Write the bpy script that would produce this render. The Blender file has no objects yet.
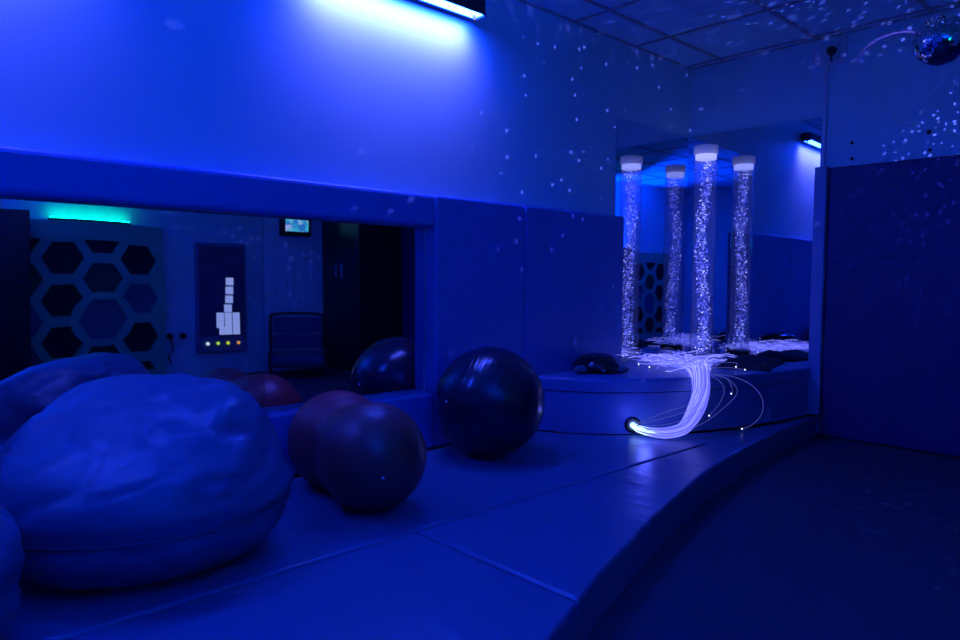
import bpy, bmesh, math, random
from mathutils import Vector, Matrix, noise as mnoise
random.seed(7)
PI = math.pi
C = bpy.context.scene.collection
SC = bpy.context.scene
LINK = C.objects.link

# ------------------------------------------------------------------ materials
def nodes(m):
    m.use_nodes = True
    return m.node_tree.nodes, m.node_tree.links

def mat(name, col, rough=0.5, metal=0.0, bump=None, var=0.0, var_scale=6.0, emit=None, estr=0.0, spec=0.5, coat=0.0, sheen=0.0):
    m = bpy.data.materials.new(name); n, l = nodes(m)
    b = n['Principled BSDF']
    b.inputs['Base Color'].default_value = (*col, 1); b.inputs['Roughness'].default_value = rough
    b.inputs['Metallic'].default_value = metal
    b.inputs['Specular IOR Level'].default_value = spec
    b.inputs['Coat Weight'].default_value = coat
    b.inputs['Sheen Weight'].default_value = sheen
    if emit:
        b.inputs['Emission Color'].default_value = (*emit, 1); b.inputs['Emission Strength'].default_value = estr
    tc = n.new('ShaderNodeTexCoord')
    if var:
        nz = n.new('ShaderNodeTexNoise'); nz.inputs['Scale'].default_value = var_scale; nz.inputs['Detail'].default_value = 4
        l.new(tc.outputs['Object'], nz.inputs['Vector'])
        mx = n.new('ShaderNodeMix'); mx.data_type = 'RGBA'
        mx.inputs[6].default_value = (*[c * (1 - var) for c in col], 1); mx.inputs[7].default_value = (*[min(1, c * (1 + var)) for c in col], 1)
        l.new(nz.outputs['Fac'], mx.inputs[0]); l.new(mx.outputs[2], b.inputs['Base Color'])
    if bump:
        prev = None
        for (sc, st, dist, stretch) in bump:
            mp = n.new('ShaderNodeMapping'); mp.inputs['Scale'].default_value = stretch
            l.new(tc.outputs['Object'], mp.inputs['Vector'])
            nz = n.new('ShaderNodeTexNoise'); nz.inputs['Scale'].default_value = sc; nz.inputs['Detail'].default_value = 3
            l.new(mp.outputs[0], nz.inputs['Vector'])
            bp = n.new('ShaderNodeBump'); bp.inputs['Strength'].default_value = st; bp.inputs['Distance'].default_value = dist
            l.new(nz.outputs['Fac'], bp.inputs['Height'])
            if prev: l.new(prev.outputs[0], bp.inputs['Normal'])
            prev = bp
        l.new(prev.outputs[0], b.inputs['Normal'])
    return m

def glow(name, col, st):
    m = bpy.data.materials.new(name); n, l = nodes(m); n.clear()
    e = n.new('ShaderNodeEmission'); e.inputs[0].default_value = (*col, 1); e.inputs[1].default_value = st
    o = n.new('ShaderNodeOutputMaterial'); l.new(e.outputs[0], o.inputs[0]); return m

def clear_mat(name, tint, rough=0.02, ior=1.45):
    """thin clear acrylic: what is not mirrored by the surface goes straight through"""
    m = bpy.data.materials.new(name); n, l = nodes(m); n.clear()
    t = n.new('ShaderNodeBsdfTransparent'); t.inputs[0].default_value = (*tint, 1)
    g = n.new('ShaderNodeBsdfGlossy'); g.inputs['Roughness'].default_value = rough
    lw = n.new('ShaderNodeLayerWeight'); lw.inputs[0].default_value = .5
    pw = n.new('ShaderNodeMath'); pw.operation = 'POWER'; pw.inputs[1].default_value = 2.6; l.new(lw.outputs['Facing'], pw.inputs[0])
    f = n.new('ShaderNodeMath'); f.operation = 'MULTIPLY_ADD'; f.inputs[1].default_value = .7; f.inputs[2].default_value = .05; l.new(pw.outputs[0], f.inputs[0])
    x = n.new('ShaderNodeMixShader'); o = n.new('ShaderNodeOutputMaterial')
    l.new(f.outputs[0], x.inputs[0]); l.new(t.outputs[0], x.inputs[1]); l.new(g.outputs[0], x.inputs[2]); l.new(x.outputs[0], o.inputs[0])
    return m

def ceiling_mat():
    return mat('ceiling_tile', (.38, .78, .90), .9, var=.06, var_scale=40, bump=[(160, .25, .002, (1, 1, 1))])

def mirror_mat(name, col):
    m = mat(name, col, .015, 1.0, spec=.5)
    return m

M = {}
M['wall'] = mat('painted_wall', (.44, .70, .78), .62, var=.03, var_scale=3, bump=[(140, .08, .002, (1, 1, 1))])
M['ceiling'] = ceiling_mat()
M['tbar'] = mat('ceiling_grid', (.34, .35, .40), .6)
M['carpet'] = mat('dark_carpet', (.025, .036, .070), .95, var=.45, var_scale=70, bump=[(300, .9, .006, (1, 1, 1)), (60, .4, .006, (1, 1, 1))])
PADB = [(5, .18, .02, (1, 1, 1)), (420, .06, .001, (1, 1, 1))]
M['pad'] = mat('blue_vinyl_wall_pad', (.06, .18, .52), .46, bump=PADB)
M['pad_edge'] = mat('blue_vinyl_piping', (.02, .05, .11), .5)
M['navy'] = mat('navy_vinyl_wall_pad', (.012, .018, .115), .5, bump=PADB)
M['mat'] = mat('blue_vinyl_floor_mat', (.038, .105, .22), .34, bump=[(2.2, .30, .05, (1, 1.0, 1)), (7, .16, .02, (.5, 2.2, 1)), (500, .06, .001, (1, 1, 1))])
M['plinth'] = mat('blue_vinyl_podium', (.07, .15, .36), .42, bump=[(6, .12, .02, (1, 1, 1)), (400, .05, .001, (1, 1, 1))])
M['bag'] = mat('blue_beanbag_vinyl', (.030, .085, .17), .43, bump=[(4.0, .42, .05, (1, 1, 1.8)), (500, .06, .001, (1, 1, 1))])
M['post'] = mat('pale_painted_board', (.26, .30, .50), .5)
M['black_plastic'] = mat('black_plastic', (.012, .012, .016), .4)
M['white_plastic'] = mat('white_plastic', (.60, .62, .70), .4)
M['trunking'] = mat('painted_trunking', (.60, .63, .72), .5)
M['hole'] = mat('dark_hole', (.01, .01, .012), .8)
M['mirror'] = mirror_mat('acrylic_mirror', (.62, .66, .74))
M['mirror_dark'] = mirror_mat('aged_acrylic_mirror', (.42, .56, .60))
M['mirror_edge'] = mat('mirror_edge', (.10, .16, .18), .3)
M['black_ball'] = mat('black_rubber', (.010, .012, .03), .24)
M['red_ball'] = mat('red_rubber', (.34, .032, .04), .38)
M['plug'] = mat('white_valve_plug', (.7, .7, .75), .4)
M['plush'] = mat('dark_plush', (.05, .09, .12), .9, sheen=.4, bump=[(120, .8, .006, (1, 1, 1))])
M['shell'] = mat('turtle_shell', (.01, .012, .016), .22)
M['star'] = mat('translucent_star', (.12, .16, .2), .35)
M['cloth'] = mat('dark_blanket', (.016, .018, .03), .85, bump=[(40, .6, .01, (1, 1, 1))])
M['acrylic'] = clear_mat('clear_acrylic', (.93, .95, .98))
M['cap'] = clear_mat('acrylic_ring', (.75, .8, .9), .15)
def scatter_mat(name, col, amount, thin=True):
    """see-through stuff that catches a share of the light passing it"""
    m = bpy.data.materials.new(name); n, l = nodes(m); n.clear()
    t = n.new('ShaderNodeBsdfTransparent'); d = n.new('ShaderNodeBsdfTranslucent'); e = n.new('ShaderNodeBsdfDiffuse'); a = n.new('ShaderNodeAddShader')
    d.inputs[0].default_value = (*[c * .5 for c in col], 1); e.inputs[0].default_value = (*[c * .5 for c in col], 1)
    x = n.new('ShaderNodeMixShader'); x.inputs[0].default_value = amount; o = n.new('ShaderNodeOutputMaterial')
    l.new(d.outputs[0], a.inputs[0]); l.new(e.outputs[0], a.inputs[1]); l.new(t.outputs[0], x.inputs[1]); l.new(a.outputs[0], x.inputs[2]); l.new(x.outputs[0], o.inputs[0])
    return m
M['rim'] = scatter_mat('frosted_rim', (.9, .92, .96), .75)
M['water'] = scatter_mat('cloudy_water', (.85, .9, .98), .16)
def island_glow(name, stops, base=None):
    m = bpy.data.materials.new(name); n, l = nodes(m); b = n['Principled BSDF']
    g = n.new('ShaderNodeNewGeometry'); r = n.new('ShaderNodeValToRGB'); cr = r.color_ramp; cr.interpolation = 'LINEAR'
    cr.elements[0].position, cr.elements[0].color = stops[0][0], (*stops[0][1], 1); cr.elements[1].position, cr.elements[1].color = stops[-1][0], (*stops[-1][1], 1)
    for p, c in stops[1:-1]: cr.elements.new(p).color = (*c, 1)
    l.new(g.outputs['Random Per Island'], r.inputs[0]); l.new(r.outputs[0], b.inputs['Emission Color']); b.inputs['Emission Strength'].default_value = 1
    b.inputs['Base Color'].default_value = (*(base or (.3, .3, .4)), 1); b.inputs['Roughness'].default_value = .12
    return m
M['bubble'] = island_glow('lit_bubble', [(0, (.006, .010, .14)), (.5, (.03, .045, .45)), (.78, (.16, .18, 1.3)), (1, (1.15, 1.15, 2.6))], (.6, .62, .7))
M['tube_ring'] = glow('lit_water_line', (.33, .36, 1.0), 1.5)
M['tube_base'] = mat('dark_tube_base', (.03, .03, .05), .4)
M['fibre'] = island_glow('glowing_fibre', [(0, (.05, .055, .5)), (.5, (.15, .16, 1.0)), (1, (.5, .5, 1.8))], (.3, .3, .4))
M['fibre_dim'] = glow('dim_glowing_fibre', (.16, .18, 1.0), .45)
M['fibre_core'] = glow('lit_fibre_root', (.42, .72, 1.0), 3.2)
M['tip'] = glow('fibre_tip', (.6, .65, 1.0), 2.5)
M['uv_diffuser'] = glow('uv_lamp_diffuser', (.007, .046, 1.0), 150)
M['mirror_tile'] = mat('mirror_facet', (.85, .87, .9), .06, 1.0)
M['ball_core'] = mat('ball_core', (.02, .02, .025), .5)
M['chrome'] = mat('chrome', (.6, .6, .62), .2, 1.0)
M['honey'] = mat('teal_painted_board', (.10, .46, .27), .6)
M['infill_black'] = mat('black_infill', (.012, .013, .016), .8)
M['infill_green'] = mat('green_infill', (.02, .09, .04), .7)
M['infill_blue'] = mat('slate_infill', (.06, .13, .17), .7)
M['cabinet'] = mat('black_laminate', (.010, .011, .016), .3)
M['panel_frame'] = mat('panel_housing', (.12, .16, .30), .5)
M['panel_dark'] = mat('unlit_panel_tiles', (.05, .07, .16), .25)
M['cell'] = glow('lit_panel_tile', (.42, .42, 1.0), 1.15)
for k, c in dict(white=(.9, .9, 1.0), lime=(.55, .75, .1), yellow=(.8, .75, .1), orange=(1.0, .35, .1)).items():
    M['btn_' + k] = glow('lit_button_' + k, c, 1.3)
M['chair_frame'] = mat('black_chair_frame', (.015, .015, .02), .4)
M['chair_pad'] = mat('dark_blue_chair_vinyl', (.04, .05, .12), .5)
M['green_led'] = glow('green_led', (.0, .6, .34), 22.0)

def screen_mat():
    m = bpy.data.materials.new('monitor_picture'); n, l = nodes(m); n.clear()
    tc = n.new('ShaderNodeTexCoord'); v = n.new('ShaderNodeTexVoronoi'); v.inputs['Scale'].default_value = 16
    r = n.new('ShaderNodeValToRGB'); e = n.new('ShaderNodeEmission'); o = n.new('ShaderNodeOutputMaterial')
    r.color_ramp.elements[0].color = (.02, .15, .6, 1); r.color_ramp.elements[1].color = (.5, .4, .9, 1)
    x = r.color_ramp.elements.new(.5); x.color = (.05, .5, .7, 1)
    s = n.new('ShaderNodeSeparateColor'); l.new(tc.outputs['Object'], v.inputs['Vector']); l.new(v.outputs['Color'], s.inputs[0])
    l.new(s.outputs[0], r.inputs[0]); l.new(r.outputs[0], e.inputs[0]); e.inputs[1].default_value = 1.1; l.new(e.outputs[0], o.inputs[0])
    return m
M['screen'] = screen_mat()

# ------------------------------------------------------------------ mesh helpers
def obj(name, bm, m, parent=None, smooth=False, loc=None, rot=None):
    me = bpy.data.meshes.new(name)
    bmesh.ops.recalc_face_normals(bm, faces=bm.faces[:])
    bm.to_mesh(me); bm.free()
    for mm in (m if isinstance(m, (list, tuple)) else [m]): me.materials.append(M[mm] if isinstance(mm, str) else mm)
    if smooth:
        for p in me.polygons: p.use_smooth = True
    o = bpy.data.objects.new(name, me); LINK(o)
    if loc: o.location = loc
    if rot: o.rotation_euler = rot
    if parent: o.parent = parent
    return o

def tag(o, label, cat, group=None, kind=None):
    o['label'] = label; o['category'] = cat
    if group: o['group'] = group
    if kind: o['kind'] = kind
    return o

def thing(name, label, cat, loc=(0, 0, 0), rz=0, group=None):
    o = bpy.data.objects.new(name, None); LINK(o); o.empty_display_size = .1
    o.location = loc; o.rotation_euler = (0, 0, rz)
    return tag(o, label, cat, group)

def struct(o):
    o['kind'] = 'structure'; return o

def add_box(bm, a, b, bev=0.0, seg=2, mi=0):
    a, b = Vector(a), Vector(b)
    r = bmesh.ops.create_cube(bm, size=1.0)
    vs = r['verts']
    for v in vs: v.co = Vector(((a[i] + b[i]) / 2 + v.co[i] * (b[i] - a[i])) for i in range(3))
    fs = set(f for v in vs for f in v.link_faces)
    for f in fs: f.material_index = mi
    if bev:
        es = list(set(e for v in vs for e in v.link_edges))
        bmesh.ops.bevel(bm, geom=es, offset=bev, segments=seg, affect='EDGES', profile=.5, material=-1)
    return bm

def box(a, b, bev=0.0, seg=2):
    return add_box(bmesh.new(), a, b, bev, seg)

def prism(poly, z0, z1, bev=0.0, seg=3):
    bm = bmesh.new()
    vs = [bm.verts.new((x, y, z0)) for x, y in poly]
    f = bm.faces.new(vs)
    r = bmesh.ops.extrude_face_region(bm, geom=[f])
    for v in r['geom']:
        if isinstance(v, bmesh.types.BMVert): v.co.z = z1
    bmesh.ops.recalc_face_normals(bm, faces=bm.faces[:])
    if bev:
        es = [e for e in bm.edges if all(abs(v.co.z - z1) < 1e-6 for v in e.verts)]
        bmesh.ops.bevel(bm, geom=es, offset=bev, segments=seg, affect='EDGES', profile=.5)
    return bm

def add_cyl(bm, p0, p1, r0, r1=None, n=16, cap=True):
    p0, p1 = Vector(p0), Vector(p1); d = p1 - p0
    r = bmesh.ops.create_cone(bm, cap_ends=cap, segments=n, radius1=r0, radius2=r0 if r1 is None else r1, depth=d.length)
    q = d.to_track_quat('Z', 'Y').to_matrix().to_4x4()
    bmesh.ops.transform(bm, matrix=Matrix.Translation((p0 + p1) / 2) @ q, verts=r['verts'])
    return bm

def add_tube(bm, pts, rad, n=5):
    pts = [Vector(p) for p in pts]; rings = []
    up = Vector((0, 0, 1))
    for i, p in enumerate(pts):
        t = (pts[min(i + 1, len(pts) - 1)] - pts[max(i - 1, 0)]).normalized()
        a = t.cross(up)
        if a.length < .1: a = t.cross(Vector((1, 0, 0)))
        a.normalize(); b = t.cross(a)
        rr = rad[i] if isinstance(rad, (list, tuple)) else rad
        rings.append([bm.verts.new(p + a * rr * math.cos(2 * PI * k / n) + b * rr * math.sin(2 * PI * k / n)) for k in range(n)])
    for A, B in zip(rings, rings[1:]):
        for k in range(n): bm.faces.new((A[k], A[(k + 1) % n], B[(k + 1) % n], B[k]))
    bm.faces.new(rings[0][::-1]); bm.faces.new(rings[-1])
    return bm

def add_lathe(bm, prof, n=48, centre=(0, 0, 0)):
    cx, cy, cz = centre; rings = []
    for r, z in prof:
        rings.append([bm.verts.new((cx + r * math.cos(2 * PI * k / n), cy + r * math.sin(2 * PI * k / n), cz + z)) for k in range(n)])
    for A, B in zip(rings, rings[1:]):
        for k in range(n): bm.faces.new((A[k], A[(k + 1) % n], B[(k + 1) % n], B[k]))
    return bm

def catmull(pts, per=8):
    pts = [Vector(p) for p in pts]; P = [2 * pts[0] - pts[1]] + pts + [2 * pts[-1] - pts[-2]]; out = []
    for i in range(1, len(P) - 2):
        for k in range(per):
            t = k / per
            out.append(.5 * ((2 * P[i]) + (P[i + 1] - P[i - 1]) * t + (2 * P[i - 1] - 5 * P[i] + 4 * P[i + 1] - P[i + 2]) * t * t + (3 * P[i] - P[i - 1] - 3 * P[i + 1] + P[i + 2]) * t ** 3))
    return out + [pts[-1]]

# ------------------------------------------------------------------ the room
W, Y0, HC, PZ = 4.5, -7.6, 2.743, .15      # room width, front wall, ceiling height, platform height
T = .12
struct(obj('floor', box((-T, Y0 - T, -.1), (W + T, T, 0)), 'carpet'))
struct(obj('wall_left', box((-T, Y0 - T, 0), (0, T, HC)), 'wall'))
struct(obj('wall_back', box((0, 0, 0), (W, T, HC)), 'wall'))
struct(obj('wall_right', box((W, Y0 - T, 0), (W + T, T, HC)), 'wall'))
struct(obj('wall_front', box((0, Y0 - T, 0), (W, Y0, HC)), 'wall'))
cb = box((-T, Y0 - T, HC), (W + T, T, HC + .1))
PT, B = .69, .013
x = .28 - PT
while x < W:
    if x > 0: add_box(cb, (x - B, Y0, HC - .008), (x + B, 0, HC + .002), mi=1)
    x += PT
y = -.08
while y > Y0:
    add_box(cb, (0, y - B, HC - .0075), (W, y + B, HC + .002), mi=1)
    y -= PT
add_box(cb, (0, Y0, HC - .012), (.012, 0, HC), mi=1); add_box(cb, (0, -.012, HC - .012), (W, 0, HC), mi=1)
struct(obj('ceiling', cb, ['ceiling', 'tbar']))

# ------------------------------------------------------------------ raised padded platform: floor mats
CURVE = [(2.95, -6.9), (2.62, -5.9), (2.30, -4.95), (2.06, -4.30), (1.858, -3.784), (1.774, -3.563), (1.699, -3.363), (1.588, -3.014), (1.485, -2.670), (1.364, -2.214),
         (1.293, -1.902), (1.222, -1.462), (1.165, -.95), (1.125, -.50), (1.108, -.12)]
CV = [(p.x, p.y) for p in catmull([(a, b, 0) for a, b in CURVE], 6)]
def curve_part(y0, y1):
    def at(yy):
        for (a, b), (c, d) in zip(CV, CV[1:]):
            if b <= yy <= d: return a + (c - a) * (yy - b) / (d - b)
        return CV[-1][0]
    return [(at(y0), y0)] + [(a, b) for a, b in CV if y0 + .02 < b < y1 - .02] + [(at(y1), y1)]
EA, EB = 1.05, 1.95
def ell(t, g=0.0): return ((EA + g) * math.sin(t), -(EB + g) * math.cos(t))
def ell_y(x, g=0.0): return -(EB + g) * math.sqrt(max(0, 1 - (x / (EA + g)) ** 2))
SX, YA, YB = 1.02, -3.555, -1.455
def mat_thing(label, poly, zt=PZ):
    return tag(obj('floor_mat', prism(poly, 0.0, zt, .014, 3), 'mat'), label, 'floor mat', 'padded mats of the raised platform')
xe = EA * math.sqrt(1 - (YB / EB) ** 2)
inner = [(.102, -6.9), (SX - .004, -6.9), (SX - .004, YB - .004), (xe + .03, YB - .004)]
g = .012
for k in range(1, 15):
    xx = (xe + .02) * (1 - k / 14) + .102 * (k / 14)
    inner.append((xx, ell_y(xx, g)))
mat_thing('long blue vinyl floor mat along the mirror wall under beanbags and balls', inner)
mat_thing('blue floor mat nearest the camera with a cut along its far short side', [(SX + .004, -6.9)] + curve_part(-6.9, YA - .005) + [(SX + .004, YA - .005)])
mat_thing('wedge shaped blue floor mat between two seams beside the curved step edge', [(SX + .004, YA + .005)] + curve_part(YA + .005, YB - .004) + [(SX + .004, YB - .004)])
tail = curve_part(YB + .006, -.14)
back = []
for k in range(0, 16):
    yy = -.14 + (YB + .006 + .14) * k / 15
    back.append(((EA + g) * math.sqrt(1 - (yy / (EB + g)) ** 2), yy))
mat_thing('narrow blue floor mat curving round the podium to the dark wall pad', [(a - .012, b) for a, b in tail] + back, PZ - .006)

# ------------------------------------------------------------------ corner podium
pod = thing('corner_podium', 'quarter round blue vinyl podium in the mirrored corner under the bubble tube', 'podium', (.5, -.7, PZ))
def pod_poly(g=0.0, pad=.104):
    a = []
    t0 = math.asin(pad / (EA + g))
    t1 = math.acos(.012 / (EB + g))
    # stop at the upright board at the end of the back wall mirror
    for k in range(41):
        t = t0 + (t1 - t0) * k / 40
        p = ell(t, g)
        if p[1] > -.13 and p[0] > 1.014: p = (1.014, p[1])
        a.append(p)
    a += [(.010, -.010), (.010, -.992), (pad, -.992)]
    return [(px - .5, py + .7) for px, py in a]
obj('body', prism(pod_poly(-.006), 0, .245), 'plinth', pod)
obj('lid', prism(pod_poly(0), .251, .33, .018, 3), 'plinth', pod)
HN = Vector((.795, -.607, 0)); HP = Vector((.604, -1.594, .206))
gr = bmesh.new(); q = HN.to_track_quat('Z', 'Y').to_matrix().to_4x4()
add_lathe(gr, [(.026, 0), (.026, .014), (.034, .018), (.047, .012), (.05, 0), (.026, 0)], 28)
bmesh.ops.transform(gr, matrix=Matrix.Translation(HP - Vector((.5, -.7, PZ)) - HN * .006) @ q, verts=gr.verts[:])
obj('cable_grommet', gr, 'black_plastic', pod, True)

# ------------------------------------------------------------------ left wall padding and mirrors
def pad(label, a, b, m='pad', bev=.018, cat='wall pad', group='blue wall pads on the mirror wall'):
    return tag(obj('wall_pad', box(a, b, bev, 3), m), label, cat, group)
PX, PT1 = .1, 1.51
pad('long horizontal blue wall pad running above the low wall mirror', (.0015, -6.9, 1.340), (PX, -2.706, PT1), bev=.024)
pad('low blue wall pad running under the low wall mirror', (.0015, -6.9, PZ), (PX, -2.706, .455))
pad('tall blue wall pad behind the black exercise ball, forming the mirror jamb', (.0015, -2.702, PZ), (PX, -2.012, PT1))
pad('tall blue wall pad between the ball and the bubble tube corner, bordering the podium', (.0015, -2.004, PZ), (PX, -1.0, PT1))

def mirror(label, axis, a0, a1, z0, z1, amp, m, seed, cat='mirror', group=None, tilt=0):
    """acrylic sheet standing 6 mm off the wall, with the slight unevenness of thin acrylic"""
    bm = bmesh.new(); nu, nv = max(6, int((a1 - a0) / .06)), max(6, int((z1 - z0) / .06)); g = []
    for i in range(nu + 1):
        row = []
        for j in range(nv + 1):
            u = a0 + (a1 - a0) * i / nu; v = z0 + (z1 - z0) * j / nv
            d = .006 + amp * mnoise.noise(Vector((u * 2.3 + seed, v * 1.5, seed)))
            d += tilt * (a1 - u)                            # the sheet stands a little off the wall at the corner end
            row.append(bm.verts.new((d, u, v) if axis == 'y' else (u, -d, v)))
        g.append(row)
    ff = []
    for i in range(nu):
        for j in range(nv): ff.append(bm.faces.new((g[i][j], g[i + 1][j], g[i + 1][j + 1], g[i][j + 1])))
    # edge and back of the sheet
    rim = [g[i][0] for i in range(nu)] + [g[nu][j] for j in range(nv)] + [g[i][nv] for i in range(nu, 0, -1)] + [g[0][j] for j in range(nv, 0, -1)]
    rim = [bm.verts.new(v.co) for v in rim]                 # a crisp edge: the face keeps its own normals
    bk = [bm.verts.new((.002, v.co.y, v.co.z) if axis == 'y' else (v.co.x, -.002, v.co.z)) for v in rim]
    for k in range(len(rim)):
        f = bm.faces.new((rim[k], rim[(k + 1) % len(rim)], bk[(k + 1) % len(rim)], bk[k])); f.material_index = 1
    f = bm.faces.new(bk[::-1]); f.material_index = 1
    me = bpy.data.meshes.new('wall_mirror'); bmesh.ops.recalc_face_normals(bm, faces=bm.faces[:])
    bm.to_mesh(me); bm.free(); me.materials.append(M[m]); me.materials.append(M['mirror_edge'])
    for p in me.polygons: p.use_smooth = p.material_index == 0
    o = bpy.data.objects.new('wall_mirror', me); LINK(o)
    return tag(o, label, cat, group)
mirror('low wall mirror pane reflecting the honeycomb board and the lit game panel', 'y', -6.85, -3.632, .458, 1.336, .0007, 'mirror_dark', 3.1, group='low mirror panes')
mirror('low wall mirror pane reflecting the dark chair and black ball', 'y', -3.630, -2.706, .458, 1.336, .0007, 'mirror', 5.7, group='low mirror panes')
mirror('tall corner mirror on the mirror wall side behind the bubble tube', 'y', -.985, -.036, .484, 2.20, .0007, 'mirror', 8.3, group='corner mirrors')
mirror('tall corner mirror on the back wall reflecting the wall lamp', 'x', .008, 1.012, .484, 2.20, .0007, 'mirror', 11.9, group='corner mirrors', tilt=.028)

# ------------------------------------------------------------------ back wall: board, dark pads, conduit, socket
tag(obj('upright_board', box((1.020, -.118, PZ), (1.100, -.004, 1.845), .006, 2), 'post'), 'narrow pale upright board between the corner mirror and dark wall pad', 'board')
NG = 'navy pads along the back wall'
pad('tall navy wall pad standing on the carpet beside the corner mirror', (1.108, -.10, .004), (2.25, -.002, 1.835), 'navy', .018, group=NG)
pad('tall navy wall pad in the middle of the back wall', (2.255, -.10, .004), (3.12, -.002, 1.835), 'navy', .018, group=NG)
pad('tall navy wall pad beside the black cupboard', (3.125, -.10, .004), (3.70, -.002, 1.835), 'navy', .018, group=NG)
cd = obj('cable_conduit', box((1.022, -.018, 1.85), (1.046, -.001, 2.60), .003), 'trunking')
tag(cd, 'thin vertical conduit running down from the wall socket', 'conduit')
so = thing('power_socket', 'white wall socket with a black plug near the ceiling', 'socket', (1.06, 0, 2.60))
obj('face_plate', box((-.115, -.03, -.02), (.055, -.001, .09), .004), 'white_plastic', so)
pg = bmesh.new(); add_cyl(pg, (0.015, -.03, .03), (0.015, -.055, .03), .032, .028, 20); add_cyl(pg, (.015, -.048, .02), (.022, -.05, -.05), .006, None, 8)
obj('plug', pg, 'black_plastic', so)
tr = bmesh.new(); add_box(tr, (.075, -.02, -.05), (.098, -.001, .139), .003); add_box(tr, (-.1, -.0195, -.05), (.074, -.001, -.025), .003)
obj('trunking', tr, 'trunking', so)
for i, (px, pz, lb) in enumerate([(1.213, 1.999, 'upper dark screw hole above the near end of the navy pad'), (1.217, 1.893, 'lower dark screw hole just above the navy pad near the conduit'),
                       (1.664, 2.006, 'upper dark screw hole under the mirror ball'), (1.674, 1.893, 'lower dark screw hole on the pad top under the mirror ball')]):
    bm = bmesh.new(); add_cyl(bm, (px, -.003, pz), (px, .0, pz), .011 if i != 2 else .014, None, 14)
    tag(obj('screw_hole', bm, 'hole'), lb, 'screw hole', 'old screw holes in the back wall')
bm = bmesh.new(); add_box(bm, (1.42, -.006, 2.072), (1.62, -.001, 2.078)); add_box(bm, (1.614, -.006, 2.078), (1.62, -.001, 2.17))
add_box(bm, (1.70, -.006, 2.066), (2.2, -.001, 2.072))
tag(obj('edge_strip', bm, 'trunking'), 'faint thin edging strip on the back wall under the mirror ball', 'edging')

# ------------------------------------------------------------------ UV wall lamps
def uv_lamp(label, y0, y1, xw=0.0, sgn=1, z=2.51):
    t = thing('wall_lamp', label, 'lamp', (xw, (y0 + y1) / 2, z), 0 if sgn > 0 else PI, 'ultraviolet bar lamps')
    h = (y1 - y0) / 2
    bm = bmesh.new()                                        # open channel: top, two sides, two end caps
    add_box(bm, (.035, -h, .07), (.125, h, .082)); add_box(bm, (.035, -h, .0), (.043, h, .07)); add_box(bm, (.117, -h, .006), (.125, h, .07))
    add_box(bm, (.035, -h - .010, -.006), (.125, -h, .082)); add_box(bm, (.035, h, -.006), (.125, h + .010, .082))
    obj('housing', bm, 'black_plastic', t)
    bm = bmesh.new(); add_box(bm, (.046, -h + .004, .004), (.114, h - .004, .03))
    obj('diffuser', bm, 'uv_diffuser', t)
    for s in (-1, 1):
        obj('bracket', box((.0, s * (h - .07) - .015, .05), (.034, s * (h - .07) + .015, .08)), 'black_plastic', t)
    obj('cable_gland', add_cyl(bmesh.new(), (.08, h - .03, .004), (.08, h - .03, -.022), .009, None, 10), 'black_plastic', t)
    return t
uv_lamp('black ultraviolet bar lamp high on the wall, glowing white violet', -3.42, -2.385)
uv_lamp('black ultraviolet bar lamp high on the wall above the small beanbag', -5.55, -4.42)

# ------------------------------------------------------------------ bubble tube
BT = Vector((.33, -.335, .484))
bt = thing('bubble_tube', 'tall clear bubble tube full of lit bubbles on the podium', 'bubble tube', BT)
R_, HT = .083, 1.565
obj('base_collar', add_cyl(bmesh.new(), (0, 0, 0), (0, 0, .03), R_ + .012, R_ + .010, 40), 'tube_base', bt)
tb = bmesh.new(); add_lathe(tb, [(R_, .03), (R_, HT - .06)], 48); pass
obj('tube', tb, 'acrylic', bt, True)
cp = bmesh.new(); add_lathe(cp, [(R_ + .003, HT - .06), (R_ + .003, HT), (R_ - .006, HT), (R_ - .006, HT - .06), (R_ + .003, HT - .06)], 48)
obj('rim_cap', cp, 'rim', bt, True)
rg = bmesh.new(); add_lathe(rg, [(.0, HT - .098), (R_ - .008, HT - .098), (R_ - .008, HT - .062), (0, HT - .062)], 40)
obj('water_line', rg, 'tube_ring', bt)
wt = bmesh.new(); add_lathe(wt, [(R_ - .010, .035), (R_ - .010, HT - .10)], 48); obj('water', wt, 'water', bt, True)
ri = bmesh.new(); add_lathe(ri, [(R_ + .001, HT - .20), (R_ + .003, HT - .1985), (R_ + .003, HT - .195), (R_ + .001, HT - .1935)], 40)
obj('joint_ring', ri, 'cap', bt, True)
bb = bmesh.new(); rnd = random.Random(5)
tmpl = bmesh.new(); bmesh.ops.create_icosphere(tmpl, subdivisions=1, radius=1.0)
TV = [v.co.copy() for v in tmpl.verts]; TF = [[v.index for v in f.verts] for f in tmpl.faces]; tmpl.free()
def add_ball(bm, c, r, sq=1.0):
    vs = [bm.verts.new((c[0] + v.x * r, c[1] + v.y * r, c[2] + v.z * r * sq)) for v in TV]
    for f in TF: bm.faces.new([vs[i] for i in f])
for k in range(1500):
    z = .04 + (HT - .15) * rnd.random() ** 1.12
    cx = .014 * math.sin(z * 5.2); cy = .014 * math.cos(z * 4.1)
    a = rnd.random() * 2 * PI; r = .047 * rnd.random() ** .62 * (1.0 + .15 * math.sin(z * 19))
    add_ball(bb, (cx + r * math.cos(a), cy + r * math.sin(a), z), rnd.choice((.0026, .0035, .0042, .005, .0066)), .8)
o = obj('bubbles', bb, 'bubble', bt); o['kind'] = 'stuff'

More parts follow.
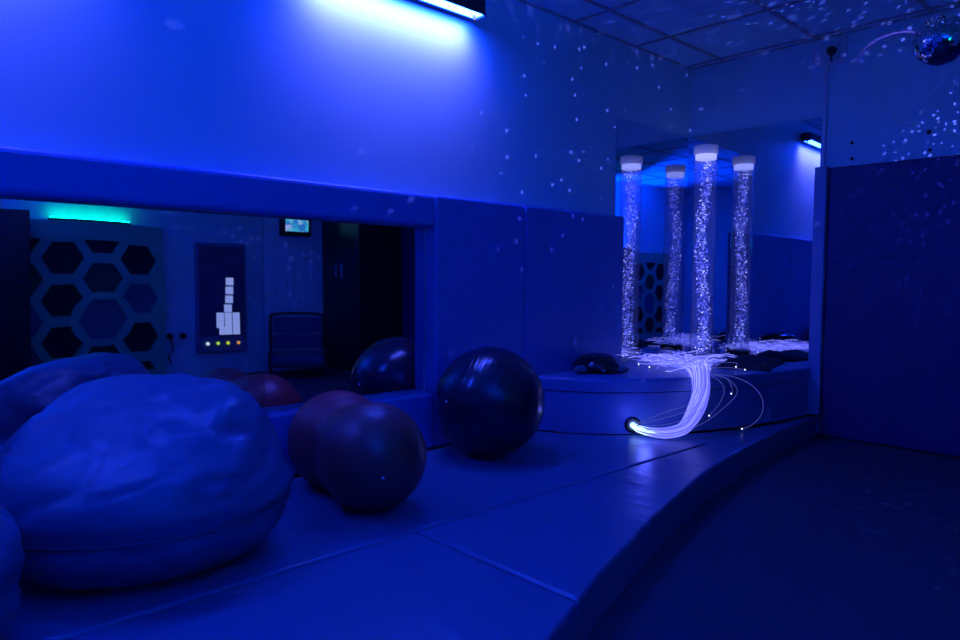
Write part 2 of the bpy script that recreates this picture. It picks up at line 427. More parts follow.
# ------------------------------------------------------------------ fibre optic spray
fo = thing('fibre_optic_spray', 'glowing fibre optic spray curling from the podium grommet onto its top', 'fibre optic light', (HP.x, HP.y, PZ))
FO = Vector((HP.x, HP.y, PZ))
SPINE = [(.601, -1.599, .208), (.660, -1.612, .192), (.741, -1.608, .186), (.825, -1.575, .190), (.872, -1.470, .215), (.880, -1.365, .300), (.870, -1.290, .410),
         (.815, -1.215, .500), (.72, -1.085, .520), (.60, -.935, .518), (.46, -.80, .514), (.34, -.68, .510)]
WID = [.016, .024, .034, .042, .048, .05, .052, .058, .085, .13, .19, .24]
rnd = random.Random(11)
def strand(scale=1.0, trim=None, lift=0.0):
    a = rnd.random() * 2 * PI; rr = math.sqrt(rnd.random()) * scale; tw = rnd.uniform(-.5, .5)
    pts = []; n = len(SPINE)
    for i, (p, w) in enumerate(zip(SPINE, WID)):
        p = Vector(p); t = (Vector(SPINE[min(i + 1, n - 1)]) - Vector(SPINE[max(i - 1, 0)])).normalized()
        s = t.cross(Vector((0, 0, 1))).normalized(); u = s.cross(t)
        aa = a + tw * i / n
        off = s * math.cos(aa) * rr * w + u * math.sin(aa) * rr * w * (1 if i < 8 else .12)
        if i < 5: off *= .8
        pts.append(p + off + Vector((0, 0, lift if i > 7 else 0)))
    for i, p in enumerate(pts):
        if p.z < PZ + .012: p.z = PZ + .012
        if i >= 8 and p.z < .487: p.z = .487 + rnd.random() * .01
    if trim: pts = pts[:trim]
    return pts
def wander(pts, steps, spread=.09):
    """the loose end of a fibre, strewn over the podium top"""
    d = (pts[-1] - pts[-2]); d.z = 0; d.normalize()
    d.rotate(Matrix.Rotation(rnd.uniform(-1.3, 1.3), 3, 'Z')); p = pts[-1].copy(); out = list(pts); curl = rnd.uniform(-.6, .6)
    for k in range(steps):
        d.rotate(Matrix.Rotation(curl + rnd.uniform(-.3, .3), 3, 'Z'))
        p = p + d * spread
        p.z = max(.489, min(.56, p.z + rnd.uniform(-.018, .022)))
        p.x = min(max(p.x, .12), .62); p.y = min(max(p.y, -1.22), -.05)
        v = Vector((p.x - BT.x, p.y - BT.y, 0))
        if v.length < .12: p.x, p.y = BT.x + v.normalized().x * .12, BT.y + v.normalized().y * .12
        out.append(p.copy())
    return out
bm = bmesh.new()
for k in range(230):
    pts = strand()
    pts = wander(pts[:rnd.choice((9, 10, 10, 11, 12))], rnd.randint(2, 6), rnd.uniform(.05, .10))
    add_tube(bm, [p - FO for p in catmull(pts, 4)], .0016, 4)
o = obj('strands', bm, 'fibre', fo); o['kind'] = 'stuff'
core = bmesh.new()
for k in range(110):
    pts = [p - FO for p in catmull(strand(1.02, 4), 5)][:rnd.choice((5, 6, 7, 8, 9, 10, 12, 14))]
    add_tube(core, pts, [.0026 - .0013 * i / len(pts) for i in range(len(pts))], 4)
obj('lit_root', core, 'fibre_core', fo)['label'] = 'brightest root of the fibres at the grommet'
def loose(pts, m='fibre_dim', r=.0014, tip=True):
    o = obj('loose_strand', add_tube(bmesh.new(), [Vector(p) - FO for p in catmull(pts, 6)], r, 4), m, fo)
    if tip:
        t = bmesh.new(); add_ball(t, Vector(pts[-1]) - FO, .0052); obj('glowing_tip', t, 'tip', o)
loose([(.88, -1.16, .50), (.95, -1.06, .485), (1.02, -.98, .44), (1.075, -.93, .36), (1.08, -.93, .26), (1.04, -.97, .19), (1.0, -1.02, .165)])
loose([(.87, -1.17, .50), (.93, -1.10, .475), (.965, -1.09, .42), (.965, -1.10, .385)])
loose([(.86, -1.16, .50), (.95, -1.11, .47), (1.0, -1.09, .40), (.98, -1.2, .32), (.95, -1.36, .25), (.92, -1.5, .215)], tip=False)
loose([(.84, -1.19, .505), (.93, -1.17, .46), (.96, -1.18, .40), (.965, -1.26, .33), (.955, -1.34, .28)])
loose([(.62, -1.60, .215), (.70, -1.60, .25), (.78, -1.50, .30), (.87, -1.36, .345), (.92, -1.26, .385)], tip=False)
loose([(.62, -1.60, .215), (.70, -1.62, .235), (.79, -1.54, .27), (.87, -1.42, .31), (.925, -1.30, .37)], tip=False)
loose([(.62, -1.60, .21), (.72, -1.64, .225), (.82, -1.60, .24), (.89, -1.50, .27), (.935, -1.38, .32)], tip=False)
loose([(.70, -1.02, .51), (.83, -.90, .515), (.90, -.80, .50)])
loose([(.60, -.93, .52), (.78, -.72, .53), (.83, -.78, .51)])
loose([(.45, -.80, .52), (.36, -.62, .57), (.28, -.50, .60), (.24, -.44, .54), (.20, -.40, .495)])
loose([(.42, -.78, .52), (.28, -.66, .58), (.16, -.60, .56), (.12, -.64, .50)])
loose([(.50, -.86, .515), (.44, -1.02, .51), (.40, -1.12, .495)])
loose([(.40, -.76, .52), (.30, -.92, .51), (.27, -1.05, .495)])
loose([(.55, -.90, .52), (.52, -.66, .56), (.50, -.46, .54), (.46, -.40, .50)])
loose([(.44, -.80, .52), (.22, -.80, .53), (.10, -.72, .50)])

# ------------------------------------------------------------------ plush turtle lamp
tu = thing('turtle_night_light', 'dark plush turtle night light on the podium top beside the fibres', 'turtle lamp', (.222, -1.46, .481), math.radians(-38)); tu.scale = (1.15, 1.15, 1.1)
def ellipsoid(c, s, n=24, rot=None):
    bm = bmesh.new(); bmesh.ops.create_uvsphere(bm, u_segments=n, v_segments=n // 2, radius=1)
    mtx = Matrix.Translation(c) @ (rot or Matrix()) @ Matrix.Diagonal((*s, 1))
    bmesh.ops.transform(bm, matrix=mtx, verts=bm.verts[:]); return bm
bm = bmesh.new(); add_lathe(bm, [(0, .118), (.03, .116), (.06, .108), (.09, .092), (.108, .068), (.115, .045), (.112, .034), (0, .032)], 40)
bmesh.ops.transform(bm, matrix=Matrix.Translation((.022, 0, -.012)) @ Matrix.Diagonal((1.28, 1.18, 1, 1)), verts=bm.verts[:])
shl = obj('shell', bm, 'shell', tu, True)
bd = ellipsoid((0, 0, .03), (.140, .118, .03)); obj('body', bd, 'plush', tu, True)
obj('head', ellipsoid((-.165, 0, .045), (.052, .045, .046)), 'plush', tu, True)
for sx, sy in ((-1, -1), (-1, 1), (1, -1), (1, 1)):
    obj('flipper', ellipsoid((sx * .105, sy * .105, .024), (.058, .036, .023), 20, Matrix.Rotation(sx * sy * math.radians(40), 4, 'Z')), 'plush', tu, True)
obj('tail', ellipsoid((.155, 0, .022), (.025, .014, .014)), 'plush', tu, True)
for s in (-1, 1): obj('eye', ellipsoid((-.198, s * .022, .06), (.007, .007, .007), 10), 'shell', tu, True)
for k in range(7):
    a = k * 2 * PI / 7 + .3; bm = bmesh.new(); cz = .112; rr = .055
    c = Vector((.022 + 1.28 * rr * math.cos(a), 1.18 * rr * math.sin(a), .0985))
    vs = [bm.verts.new((c.x + (.012 if i % 2 == 0 else .005) * math.cos(i * PI / 5), c.y + (.012 if i % 2 == 0 else .005) * math.sin(i * PI / 5), c.z + (0.003 if i % 2 else 0))) for i in range(10)]
    f = bm.faces.new(vs); bmesh.ops.extrude_face_region(bm, geom=[f])
    for v in list(bm.verts)[10:]: v.co.z -= .006
    obj('star_window', bm, 'star', tu)

# ------------------------------------------------------------------ dark folded blanket on the podium
def blanket():
    bm = bmesh.new(); nx, ny = 34, 40; top = []; bot = []
    for i in range(nx + 1):
        tr_, br_ = [], []
        for j in range(ny + 1):
            u, v = i / nx, j / ny
            x = -.17 + .34 * u; y = -.30 + .60 * v
            x += .03 * mnoise.noise(Vector((v * 4, 2.2, u))) ; y += .04 * mnoise.noise(Vector((u * 4, 7.7, v)))
            e = min(1, 7 * min(u, 1 - u)) * min(1, 7 * min(v, 1 - v))
            h = (.030 + .016 * v + .020 * mnoise.noise(Vector((x * 9, y * 7, .5))) + .008 * mnoise.noise(Vector((x * 26, y * 16, 4)))) * (e ** .5)
            tr_.append(bm.verts.new((x, y, max(.003, h)))); br_.append(bm.verts.new((x, y, .0)))
        top.append(tr_); bot.append(br_)
    for i in range(nx):
        for j in range(ny):
            bm.faces.new((top[i][j], top[i + 1][j], top[i + 1][j + 1], top[i][j + 1])); bm.faces.new((bot[i][j], bot[i][j + 1], bot[i + 1][j + 1], bot[i + 1][j]))
    for i in range(nx):
        bm.faces.new((top[i][0], bot[i][0], bot[i + 1][0], top[i + 1][0])); bm.faces.new((top[i][ny], top[i + 1][ny], bot[i + 1][ny], bot[i][ny]))
    for j in range(ny):
        bm.faces.new((top[0][j], top[0][j + 1], bot[0][j + 1], bot[0][j])); bm.faces.new((top[nx][j], bot[nx][j], bot[nx][j + 1], top[nx][j + 1]))
    return bm
tag(obj('blanket', blanket(), 'cloth', None, True, (.745, -.39, .481), (0, 0, math.radians(14))), 'crumpled dark blanket lying on the podium beside the bubble tube', 'blanket')

# ------------------------------------------------------------------ exercise balls
def big_sphere(r, n=96):
    bm = bmesh.new(); bmesh.ops.create_uvsphere(bm, u_segments=n, v_segments=n // 2, radius=r); return bm
BR = .284
def ridged(prof, period, amp, x0, x1):
    """fine moulded rings on a turned profile"""
    out = []
    for r, xx in prof:
        k = 1.0 if x0 + .03 < xx < x1 - .03 else max(0, min(1, (xx - x0) / .03, (x1 - xx) / .03))
        f = (xx / period) % 1.0
        out.append((max(.0004, r + amp * k * (f - .5 if f < .8 else (1 - f) * 4 - .5 + .2)), xx))
    return out
bprof = [(BR * math.sin(PI * k / 560), -BR * math.cos(PI * k / 560)) for k in range(561)]
bbm = bmesh.new(); add_lathe(bbm, ridged(bprof, .024, .0009, -BR * .86, BR * .86), 96); bmesh.ops.transform(bbm, matrix=Matrix.Rotation(PI / 2, 4, 'Y'), verts=bbm.verts[:])
bl = tag(obj('exercise_ball', bbm, 'black_ball', None, True, (.402, -2.585, PZ + BR - .002), (0, math.radians(20), math.radians(40))), 'large round glossy black exercise ball on the mat before the podium', 'exercise ball')
pl = bmesh.new(); add_cyl(pl, (0, 0, -.004), (0, 0, .003), .007, .006, 14)
d = Vector((.16, -.98, .12)); d.normalize()
pd = obj('valve_plug', pl, 'plug', bl)
def place_on(o, ball, dw, r):
    Ri = ball.rotation_euler.to_matrix().inverted(); dl = Ri @ dw
    o.location = dl * r; o.rotation_euler = dl.to_track_quat('Z', 'Y').to_euler()
place_on(pd, bl, Vector((-.05, -.97, .10)).normalized(), BR)
# peanut shaped ball: a surface of revolution with a waist
PR, HALF = .213, .172
bm = bmesh.new(); prof = []
for k in range(0, 561):
    t = k / 560; xx = -(HALF + PR) * math.cos(PI * t)
    a = abs(xx)
    rr = math.sqrt(max(0, PR * PR - (a - HALF) ** 2)) if a > HALF * .62 else None
    if rr is None:
        r0 = math.sqrt(PR * PR - (HALF * .38) ** 2); waist = .178
        s = a / (HALF * .62); rr = waist + (r0 - waist) * (s * s * (3 - 2 * s)) ** .85
    prof.append((max(rr, .0004), xx))
add_lathe(bm, ridged(prof, .0185, .0014, -HALF - PR * .8, HALF + PR * .55), 96); bmesh.ops.transform(bm, matrix=Matrix.Rotation(PI / 2, 4, 'Y'), verts=bm.verts[:])
bmesh.ops.remove_doubles(bm, verts=bm.verts[:], dist=.00005)
PC = Vector((.538, -3.498, PZ + PR - .002))
pn = tag(obj('peanut_ball', bm, 'red_ball', None, True, PC, (0, 0, math.radians(-9))), 'reddish peanut shaped exercise ball on the mat beside the beanbag', 'exercise ball')
pl = bmesh.new(); add_cyl(pl, (0, 0, -.004), (0, 0, .003), .006, .005, 14)
pp = obj('valve_plug', pl, 'plug', pn); pp.rotation_euler = (0, PI / 2, 0)
dd = Vector((.90, -.40, -.14)).normalized(); dl = pn.rotation_euler.to_matrix().inverted() @ dd
pp.location = Vector((HALF, 0, 0)) + dl * PR; pp.rotation_euler = dl.to_track_quat('Z', 'Y').to_euler()

# ------------------------------------------------------------------ bean bags
def bag_mesh(R, topf, seam_z, foot, seed, folds=1.0, n=110, m_=64):
    """topf(s, t): height of the crown over the plan position; seam_z: height of the lower seam; foot: radius that touches the mat"""
    bm = bmesh.new(); rings = []
    for j in range(m_ + 1):
        v = j / m_
        row = []
        for i in range(n):
            a = 2 * PI * i / n; ca, sa = math.cos(a), math.sin(a)
            Rr = R * (1 + .035 * math.cos(2 * a + .6) + .02 * math.sin(3 * a + seed))
            if v < .18:                                     # underside, flat on the mat
                rad = foot * (v / .18); z = 0.0
            elif v < .45:                                    # tucked-in lower panel up to the seam
                s = (v - .18) / .27
                rad = foot + (Rr * .985 - foot) * math.sin(s * PI / 2) ** 1.0; z = seam_z * (1 - math.cos(s * PI / 2)) ** .9
                z += .0
            else:                                           # belly and crown
                s = (v - .45) / .55
                ang = s * PI / 2
                rad = Rr * (math.cos(ang) ** (.55 - .15 * max(0, sa) - .17 * max(0, -ca))); 
                px, py = rad * ca, rad * sa
                H = topf(px / R, py / R)
                z = seam_z + (H - seam_z) * (math.sin(ang) ** .80)
            x, y = rad * ca, rad * sa
            if v > .2:
                P = Vector((x, y, z)); k = min(1, (v - .2) / .2)
                q1 = mnoise.noise(P * 5.0 + Vector((seed, 0, 0))); q2 = mnoise.noise(Vector((x * 9, y * 9, z * 16)) + Vector((0, seed, 0)))
                q3 = 1 - abs(mnoise.noise(Vector((x * 4.2 + seed, y * 4.2, z * 7)))) * 2
                dis = folds * k * (.018 * q1 + .009 * q2 - .012 * max(0, q3 - .72) / .28)
                if abs(v - .45) < .05: dis -= .014 * (1 - abs(v - .45) / .05)
                nrm = Vector((x, y, (z - R * .45) * 1.1)).normalized()
                x, y, z = x + nrm.x * dis, y + nrm.y * dis, max(0, z + nrm.z * dis)
            row.append(bm.verts.new((x, y, z)))
        rings.append(row)
    for A, Bq in zip(rings, rings[1:]):
        for i in range(n): bm.faces.new((A[i], A[(i + 1) % n], Bq[(i + 1) % n], Bq[i]))
    bmesh.ops.remove_doubles(bm, verts=bm.verts[:], dist=.0005)
    return bm
def interp(tab, s):
    if s <= tab[0][0]: return tab[0][1]
    for (a, b), (c, d) in zip(tab, tab[1:]):
        if s <= c:
            t = (s - a) / (c - a); return b + (d - b) * (t * t * (3 - 2 * t))
    return tab[-1][1]
PROF = [(-1.0, .50), (-.8, .545), (-.55, .59), (-.2, .61), (.3, .60), (.62, .59), (.80, .565), (.92, .46), (1.0, .40)]
def top1(s, t):
    # a blunt peak stands up at one end of the crown
    k = min(1, max(0, (t + .9) / 1.4)); h = (interp(PROF, s) - .035) * (.70 + .30 * k * k * (3 - 2 * k))
    return h + .030 * math.exp(-(((s - .62) / .13) ** 2 + ((t + .1) / .25) ** 2))
RYAW = math.atan2(.729, .685)
b1 = thing('bean_bag', 'large wrinkled blue vinyl beanbag slumped before the low mirror', 'beanbag', (.586, -4.352, PZ), RYAW, 'beanbags')
obj('cover', bag_mesh(.462, top1, .19, .23, 1.3, .85), 'bag', b1, True)
pip = [(.462 * (1 + .035 * math.cos(2 * a + .6) + .02 * math.sin(3 * a + 1.3)) * .985 * math.cos(a), .462 * (1 + .035 * math.cos(2 * a + .6) + .02 * math.sin(3 * a + 1.3)) * .985 * math.sin(a), .187) for a in [2 * PI * k / 90 for k in range(91)]]
obj('seam_piping', add_tube(bmesh.new(), pip, .0035, 6), 'pad_edge', b1, True)
b2 = thing('bean_bag', 'smaller blue beanbag cut off by the picture edge, before the large beanbag', 'beanbag', (.925, -5.145, PZ), RYAW, 'beanbags')
obj('cover', bag_mesh(.40, lambda s, t: .50 - .10 * s * s - .08 * t * t, .18, .27, 4.6), 'bag', b2, True)

# ------------------------------------------------------------------ mirror ball
mb = thing('mirror_ball', 'silver mirror ball hanging from the ceiling before the back wall', 'mirror ball', (1.955, -.985, 2.268))
BRR = .122
obj('core', big_sphere(BRR - .003, 48), 'ball_core', mb, True)
bm = bmesh.new(); rnd = random.Random(2); rows = 30
for j in range(rows):
    th = PI * (j + .5) / rows; n = max(3, int(2 * PI * math.sin(th) / (PI / rows)))
    for i in range(n):
        ph = 2 * PI * i / n; d = Vector((math.sin(th) * math.cos(ph), math.sin(th) * math.sin(ph), math.cos(th)))
        e1 = d.cross(Vector((0, 0, 1))).normalized(); e2 = d.cross(e1)
        tl = rnd.uniform(-.035, .035); t2 = rnd.uniform(-.035, .035); s = BRR * PI / rows * .45
        vs = [bm.verts.new(d * BRR + e1 * a * s + e2 * b * s + d * (a * tl + b * t2) * s) for a, b in ((-1, -1), (1, -1), (1, 1), (-1, 1))]
        bm.faces.new(vs)
obj('mirror_facets', bm, 'mirror_tile', mb)
obj('motor', add_cyl(bmesh.new(), (0, 0, HC - 2.268 - .07), (0, 0, HC - 2.268 - .008), .045, None, 24), 'black_plastic', mb)
obj('hanging_rod', add_cyl(bmesh.new(), (0, 0, BRR - .004), (0, 0, HC - 2.268 - .07), .004, None, 8), 'chrome', mb)

# ------------------------------------------------------------------ the far side of the room, seen in the mirrors
def honeycomb(label, y0, y1, xf=W - .10):
    t = thing('honeycomb_board', label, 'honeycomb board', (xf, y0, 0), 0, 'honeycomb boards')
    Lw = y1 - y0; z0, z1 = .10, 1.42
    cp_, rp = .325, .385
    def hexpts(cy, cz, r): return [(cy + r * math.cos(k * PI / 3), cz + r * .97 * math.sin(k * PI / 3)) for k in range(6)]
    bm = bmesh.new(); cells = []
    for ci in range(-1, 5):
        cy = -.03 + ci * cp_
        for ri_ in range(-1, 5):
            cells.append((ci, ri_, cy, .27 + ri_ * rp + (.19 if ci % 2 else 0)))
    for ci, ri_, cy, cz in cells:
        rnd_hole = ci == 2 and ri_ == 1
        outer, inner_ = hexpts(cy, cz, .235), hexpts(cy, cz, .172)
        if rnd_hole:
            outer = [(cy + .265 * math.cos(k * PI / 3 / 4), cz + .26 * math.sin(k * PI / 12)) for k in range(24)]; inner_ = [(cy + .215 * math.cos(k * PI / 12), cz + .21 * math.sin(k * PI / 12)) for k in range(24)]
        n = len(outer); q = []
        lay = (ci % 2) * .004 + (ri_ % 2) * .002
        for xx in (lay, .03 + lay * .2):
            q.append([bm.verts.new((xx, a, b)) for a, b in outer]); q.append([bm.verts.new((xx, a, b)) for a, b in inner_])
        for k in range(n):
            k2 = (k + 1) % n
            bm.faces.new((q[0][k], q[0][k2], q[1][k2], q[1][k])); bm.faces.new((q[2][k], q[3][k], q[3][k2], q[2][k2]))
            bm.faces.new((q[1][k], q[1][k2], q[3][k2], q[3][k])); bm.faces.new((q[0][k], q[2][k], q[2][k2], q[0][k2]))
    for co, no in (((0, 0, z0), (0, 0, -1)), ((0, 0, z1), (0, 0, 1)), ((0, 0, 0), (0, -1, 0)), ((0, Lw, 0), (0, 1, 0))):
        bmesh.ops.bisect_plane(bm, geom=bm.verts[:] + bm.edges[:] + bm.faces[:], plane_co=co, plane_no=no, clear_outer=True)
    add_box(bm, (-.004, 0, z0 - .10), (.075, Lw, z0 + .03)); add_box(bm, (-.004, 0, z1 - .02), (.075, Lw, z1 + .15))
    add_box(bm, (-.0045, 0, z0), (.0755, .03, z1)); add_box(bm, (-.0045, Lw - .07, z0), (.0755, Lw, z1))
    obj('frame', bm, 'honey', t)
    for ci, ri_, cy, cz in cells:
        if not (-.1 < cy < Lw + .1 and z0 - .1 < cz < z1 + .15): continue
        m = 'infill_blue' if (ci, ri_) in ((2, 1), (3, 1), (0, 0), (0, 1)) else 'infill_green' if (ci, ri_) in ((2, 2), (0, 2)) else 'infill_black'
        pts = [(min(max(a, .03), Lw - .03), min(max(b, z0), z1)) for a, b in hexpts(cy, cz, .22)]
        b2_ = bmesh.new()
        vs = [b2_.verts.new((.032, a, b)) for a, b in pts]
        try:
            f = b2_.faces.new(vs); ex = bmesh.ops.extrude_face_region(b2_, geom=[f])
            for v in ex['geom']:
                if isinstance(v, bmesh.types.BMVert): v.co.x = .045
            obj('infill_panel', b2_, m, t)
        except ValueError: b2_.free()
    return t
honeycomb('teal honeycomb board reflected in the darker low mirror pane', -3.74, -2.56)
honeycomb('teal honeycomb board reflected behind the bubble tube in the corner', -6.16, -4.98)
gl = thing('green_light_strip', 'green light strip lying on top of the reflected honeycomb board', 'light strip', (W - .06, -3.2, 1.572))
obj('housing', box((-.03, -.35, 0), (.03, .35, .02)), 'black_plastic', gl)
obj('diffuser', box((-.022, -.34, .02), (.022, .34, .03)), 'green_led', gl)

sh = thing('dark_cupboard', 'dark low cupboard reflected at the very edge of the mirror', 'cupboard', (W - .25, -4.15, 0))
obj('carcass', box((-.22, -.38, 0), (.24, .38, 1.62), .004), 'cabinet', sh)
for j, (a, b) in enumerate(((.08, .52), (.56, 1.02), (1.06, 1.55))):
    obj('door', box((-.238, -.35, a), (-.221, .35, b), .003), 'cabinet', sh)

# interactive game panel
gp = thing('game_panel', 'wall game panel with an L of lit square tiles reflected in the mirror', 'game panel', (W, -1.93, .25))
obj('housing', box((-.06, -.28, 0), (-.002, .28, 1.20), .012), 'panel_frame', gp)
obj('tile_screen', box((-.066, -.25, .17), (-.0605, .25, 1.16)), 'panel_dark', gp)
for cz, cy, w in [(.385, -.06, .085), (.385, .03, .085), (.385, .12, .085), (.30, -.06, .085), (.30, .03, .085), (.30, .12, .085), (.225, -.04, .07), (.225, .03, .085), (.225, .12, .085),
                  (.475, .03, .09), (.575, .045, .09), (.675, .05, .09), (.775, .055, .09)]:
    obj('lit_tile', box((-.071, cy + .03 - w / 2 + .002, cz - .038), (-.0665, cy + .03 + w / 2 - .002, cz + .046), .001), 'cell', gp)
for cy, k in ((-.17, 'white'), (-.06, 'lime'), (.05, 'yellow'), (.17, 'orange')):
    bm = bmesh.new(); add_cyl(bm, (-.06, cy, .095), (-.075, cy, .095), .017, None, 16)
    obj('button_light', bm, 'btn_' + k, gp)['label'] = 'lit %s button' % k

tv = thing('wall_monitor', 'small lit monitor high on the reflected wall above the chair', 'monitor', (W, -1.04, 1.55))
obj('casing', box((-.09, -.20, 0), (-.002, .20, .32), .01), 'black_plastic', tv)
obj('screen', box((-.094, -.155, .05), (-.0905, .155, .29)), 'screen', tv)

pk = thing('plug_board', 'small wall sockets with two dark plugs and a hanging cable, reflected', 'socket', (W, -2.42, .30))
obj('face_plate', box((-.02, -.13, .06), (-.001, .13, .20), .004), 'white_plastic', pk)
for s in (-1, 1):
    bm = bmesh.new(); add_cyl(bm, (-.02, s * .07, .14), (-.05, s * .07, .14), .035, .03, 16); obj('plug', bm, 'black_plastic', pk)
obj('cable', add_tube(bmesh.new(), catmull([(-.045, -.07, .11), (-.05, -.04, .02), (-.05, -.09, -.06), (-.03, -.05, -.14)], 5), .008, 6), 'black_plastic', pk)

ch = thing('lounge_chair', 'dark low chair with horizontal padded bands, reflected in the mirror', 'chair', (3.92, -1.32, 0), math.radians(28))
HW = .29
fr = bmesh.new()
add_tube(fr, catmull([(.27, -HW, .0), (.26, -HW, .3), (.24, -HW, .60), (.235, -HW + .06, .665), (.235, HW - .06, .665), (.24, HW, .60), (.26, HW, .3), (.27, HW, 0)], 6), .017, 10)
obj('back_frame', fr, 'chair_frame', ch, True)
for a, b in ((.30, .445), (.475, .635)):
    obj('back_cushion', box((.19, -HW + .02, a), (.245, HW - .02, b), .02, 3), 'chair_pad', ch)
obj('seat', box((-.27, -HW + .01, .15), (.24, HW - .01, .26), .03, 3), 'chair_pad', ch)
for s in (-1, 1):
    obj('side_panel', box((-.25, s * HW - .015, .10), (.25, s * HW + .015, .30), .012), 'chair_frame', ch)
obj('front_rail', add_cyl(bmesh.new(), (-.25, -HW, .14), (-.25, HW, .14), .012, None, 8), 'chair_frame', ch)

cu = thing('tall_cupboard', 'tall black double door cupboard reflected beside the black ball', 'cupboard', (4.10, -.34, 0))
obj('carcass', box((-.385, -.30, 0), (.385, .325, 1.98), .004), 'cabinet', cu)
for s in (-1, 1):
    dr = obj('door', box(((-.38 if s < 0 else .023), -.322, .05), ((.017 if s < 0 else .38), -.3005, 1.95), .004), 'cabinet', cu)
    hd = bmesh.new(); hx = .02 + s * .06
    add_cyl(hd, (hx, -.322, 1.17), (hx, -.365, 1.17), .010, None, 10); add_cyl(hd, (hx, -.362, 1.17), (hx + s * .085, -.362, 1.17), .009, None, 10); add_box(hd, (hx - .018, -.33, 1.07), (hx + .018, -.322, 1.24), .003)
    obj('handle', hd, 'chrome', dr)

# ------------------------------------------------------------------ light: what the lamps, tube, fibres and mirror ball give, plus an added blue fill
def light(name, kind, loc, energy, col, **kw):
    L = bpy.data.lights.new(name, kind); L.energy = energy; L.color = col
    for k, v in kw.items(): setattr(L, k, v)
    o = bpy.data.objects.new(name, L); LINK(o); o.location = loc
    return o
def aim(o, d): o.rotation_euler = Vector(d).to_track_quat('-Z', 'Y').to_euler()

def dot_light(name, loc, energy, scale, size, seed, axis, lo, hi):
    """the narrow beams a mirror ball throws about the room"""
    o = light(name, 'POINT', loc, energy, (.16, .17, 1.0), shadow_soft_size=.002)
    L = o.data; L.use_nodes = True; n, l = L.node_tree.nodes, L.node_tree.links
    em = n['Emission']; g = n.new('ShaderNodeNewGeometry')
    mp = n.new('ShaderNodeMapping'); mp.inputs['Location'].default_value = (seed, seed * .37, seed * 1.7); mp.inputs['Scale'].default_value = (scale, scale, scale)
    vm = n.new('ShaderNodeVectorMath'); vm.operation = 'NORMALIZE'
    tc = n.new('ShaderNodeTexCoord')
    l.new(tc.outputs['Normal'], vm.inputs[0]); l.new(vm.outputs[0], mp.inputs['Vector'])
    vo = n.new('ShaderNodeTexVoronoi'); vo.inputs['Scale'].default_value = 1.0; l.new(mp.outputs[0], vo.inputs['Vector'])
    mr = n.new('ShaderNodeMapRange'); mr.interpolation_type = 'SMOOTHSTEP'
    mr.inputs['From Min'].default_value = size; mr.inputs['From Max'].default_value = size * .45; mr.inputs['To Min'].default_value = 0; mr.inputs['To Max'].default_value = 1
    l.new(vo.outputs['Distance'], mr.inputs['Value'])
    # beams leave only the side of the ball this light stands on
    dt = n.new('ShaderNodeVectorMath'); dt.operation = 'DOT_PRODUCT'; dt.inputs[1].default_value = axis; l.new(vm.outputs[0], dt.inputs[0])
    m2 = n.new('ShaderNodeMapRange'); m2.interpolation_type = 'SMOOTHSTEP'; m2.inputs['From Min'].default_value = lo; m2.inputs['From Max'].default_value = hi
    l.new(dt.outputs['Value'], m2.inputs['Value'])
    mu = n.new('ShaderNodeMath'); mu.operation = 'MULTIPLY'; l.new(mr.outputs[0], mu.inputs[0]); l.new(m2.outputs[0], mu.inputs[1])
    out = mu.outputs[0]
    l.new(out, em.inputs['Strength'])
    return o
dot_light('mirror_ball_beams', (1.955 - .13, -.985 - .02, 2.262), 130, 19, .15, 3.3, (-.4, -.92, 0), -.32, -.12)
dot_light('mirror_ball_beams', (1.955 + .06, -.985 + .12, 2.262), 60, 24, .28, 8.1, (.5, .35, -.78), .12, .36)
dot_light('mirror_ball_beams', (1.90, -.96, 2.425), 40, 20, .33, 5.9, (0, 0, 1), .04, .2)
rl = light('mirror_ball_ring', 'POINT', (1.93, -.845, 2.27), 34, (.30, .12, 1.0), shadow_soft_size=.002)
rl.data.use_nodes = True; n_, l_ = rl.data.node_tree.nodes, rl.data.node_tree.links
tc_ = n_.new('ShaderNodeTexCoord'); ax = Vector((-.43, .845, .14)).normalized()
nv = n_.new('ShaderNodeVectorMath'); nv.operation = 'NORMALIZE'; l_.new(tc_.outputs['Normal'], nv.inputs[0])
d1 = n_.new('ShaderNodeVectorMath'); d1.operation = 'DOT_PRODUCT'; d1.inputs[1].default_value = ax; l_.new(nv.outputs[0], d1.inputs[0])
cmp_ = n_.new('ShaderNodeMath'); cmp_.operation = 'COMPARE'; cmp_.inputs[1].default_value = .9705; cmp_.inputs[2].default_value = .0013; l_.new(d1.outputs['Value'], cmp_.inputs[0])
d2 = n_.new('ShaderNodeVectorMath'); d2.operation = 'DOT_PRODUCT'; d2.inputs[1].default_value = (-.12, 0, .99); l_.new(nv.outputs[0], d2.inputs[0])
m3 = n_.new('ShaderNodeMapRange'); m3.interpolation_type = 'SMOOTHSTEP'; m3.inputs['From Min'].default_value = .30; m3.inputs['From Max'].default_value = .48
m3.inputs['To Min'].default_value = .06; l_.new(d2.outputs['Value'], m3.inputs['Value'])
mm_ = n_.new('ShaderNodeMath'); mm_.operation = 'MULTIPLY'; l_.new(cmp_.outputs[0], mm_.inputs[0]); l_.new(m3.outputs[0], mm_.inputs[1]); l_.new(mm_.outputs[0], n_['Emission'].inputs['Strength'])
light('fibre_root_light', 'POINT', (.76, -1.70, .25), 1.2, (.08, .10, 1.0), shadow_soft_size=.04)
light('tube_led', 'SPOT', (.33, -.335, .516), 12.0, (.30, .33, 1.0), spot_size=math.radians(40), spot_blend=.6, shadow_soft_size=.03).rotation_euler = (PI, 0, 0)

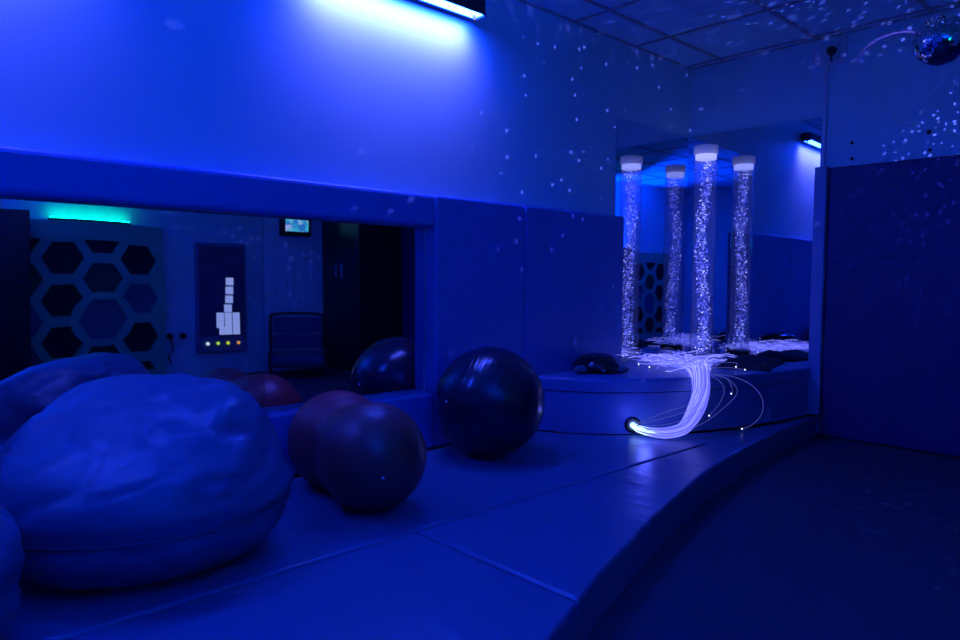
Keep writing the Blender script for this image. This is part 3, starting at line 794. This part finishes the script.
for y0_, y1_ in ((-3.42, -2.385), (-5.55, -4.42)):          # the lens strip of each bar throws its beam down the wall
    a = light('lamp_lens_beam', 'AREA', (.10, (y0_ + y1_) / 2, 2.508), 1.6, (1.0, .68, .85), shape='RECTANGLE', size=.03, size_y=y1_ - y0_ - .04, spread=math.radians(98))
    z_ = -Vector((-.50, 0, -.87)).normalized(); y_ = Vector((0, 1, 0)); x_ = y_.cross(z_)
    a.rotation_euler = Matrix((x_, y_, z_)).transposed().to_euler()
pj = thing('added_fill_lamp', 'unseen black fitting on the far wall, added for blue fill light', 'fill_lamp', (W, -4.76, 1.0))  # invented fitting, added to lift the blue level of ceiling and walls
ub = bmesh.new(); add_lathe(ub, [(.0, -.06), (.06, -.06), (.13, .06), (.122, .06), (.055, -.04), (0, -.04)], 32, (-.16, 0, 0)); obj('shade', ub, 'black_plastic', pj, True)
obj('bracket', box((-.105, -.02, -.03), (.0, .02, .01)), 'black_plastic', pj)
pl_ = light('added_fill_beam', 'SPOT', (W - .16, -4.76, 1.0), 1050, (.0, .055, 1.0), spot_size=math.radians(126), spot_blend=.6, shadow_soft_size=.035)
aim(pl_, (-.42, .30, .86))
w = bpy.data.worlds.new('room_dark'); SC.world = w; w.use_nodes = True
w.node_tree.nodes['Background'].inputs[0].default_value = (0, 0, 0, 1)

# ------------------------------------------------------------------ camera
cam = bpy.data.cameras.new('camera'); cam.sensor_width = 36; cam.lens = 704.08 / 960 * 36; cam.clip_start = .02
co = bpy.data.objects.new('camera', cam); LINK(co)
yaw, pit, rol = math.radians(46.763), math.radians(3.2407), math.radians(.43656)
fw = Vector((-math.sin(yaw) * math.cos(pit), math.cos(yaw) * math.cos(pit), -math.sin(pit)))
r = Vector((math.cos(yaw), math.sin(yaw), 0)); u = r.cross(fw)
r2 = r * math.cos(rol) + u * math.sin(rol); u2 = u * math.cos(rol) - r * math.sin(rol)
mt = Matrix((r2, u2, -fw)).transposed().to_4x4(); mt.translation = (3.0, -5.102, 1.0587)
co.matrix_world = mt
SC.camera = co
SC.view_settings.view_transform = 'Standard'; SC.view_settings.look = 'None'; SC.view_settings.exposure = 0; SC.view_settings.gamma = 1
SC.cycles.max_bounces = 14; SC.cycles.transparent_max_bounces = 24; SC.cycles.diffuse_bounces = 6; SC.cycles.glossy_bounces = 8
SC.cycles.sample_clamp_indirect = 6
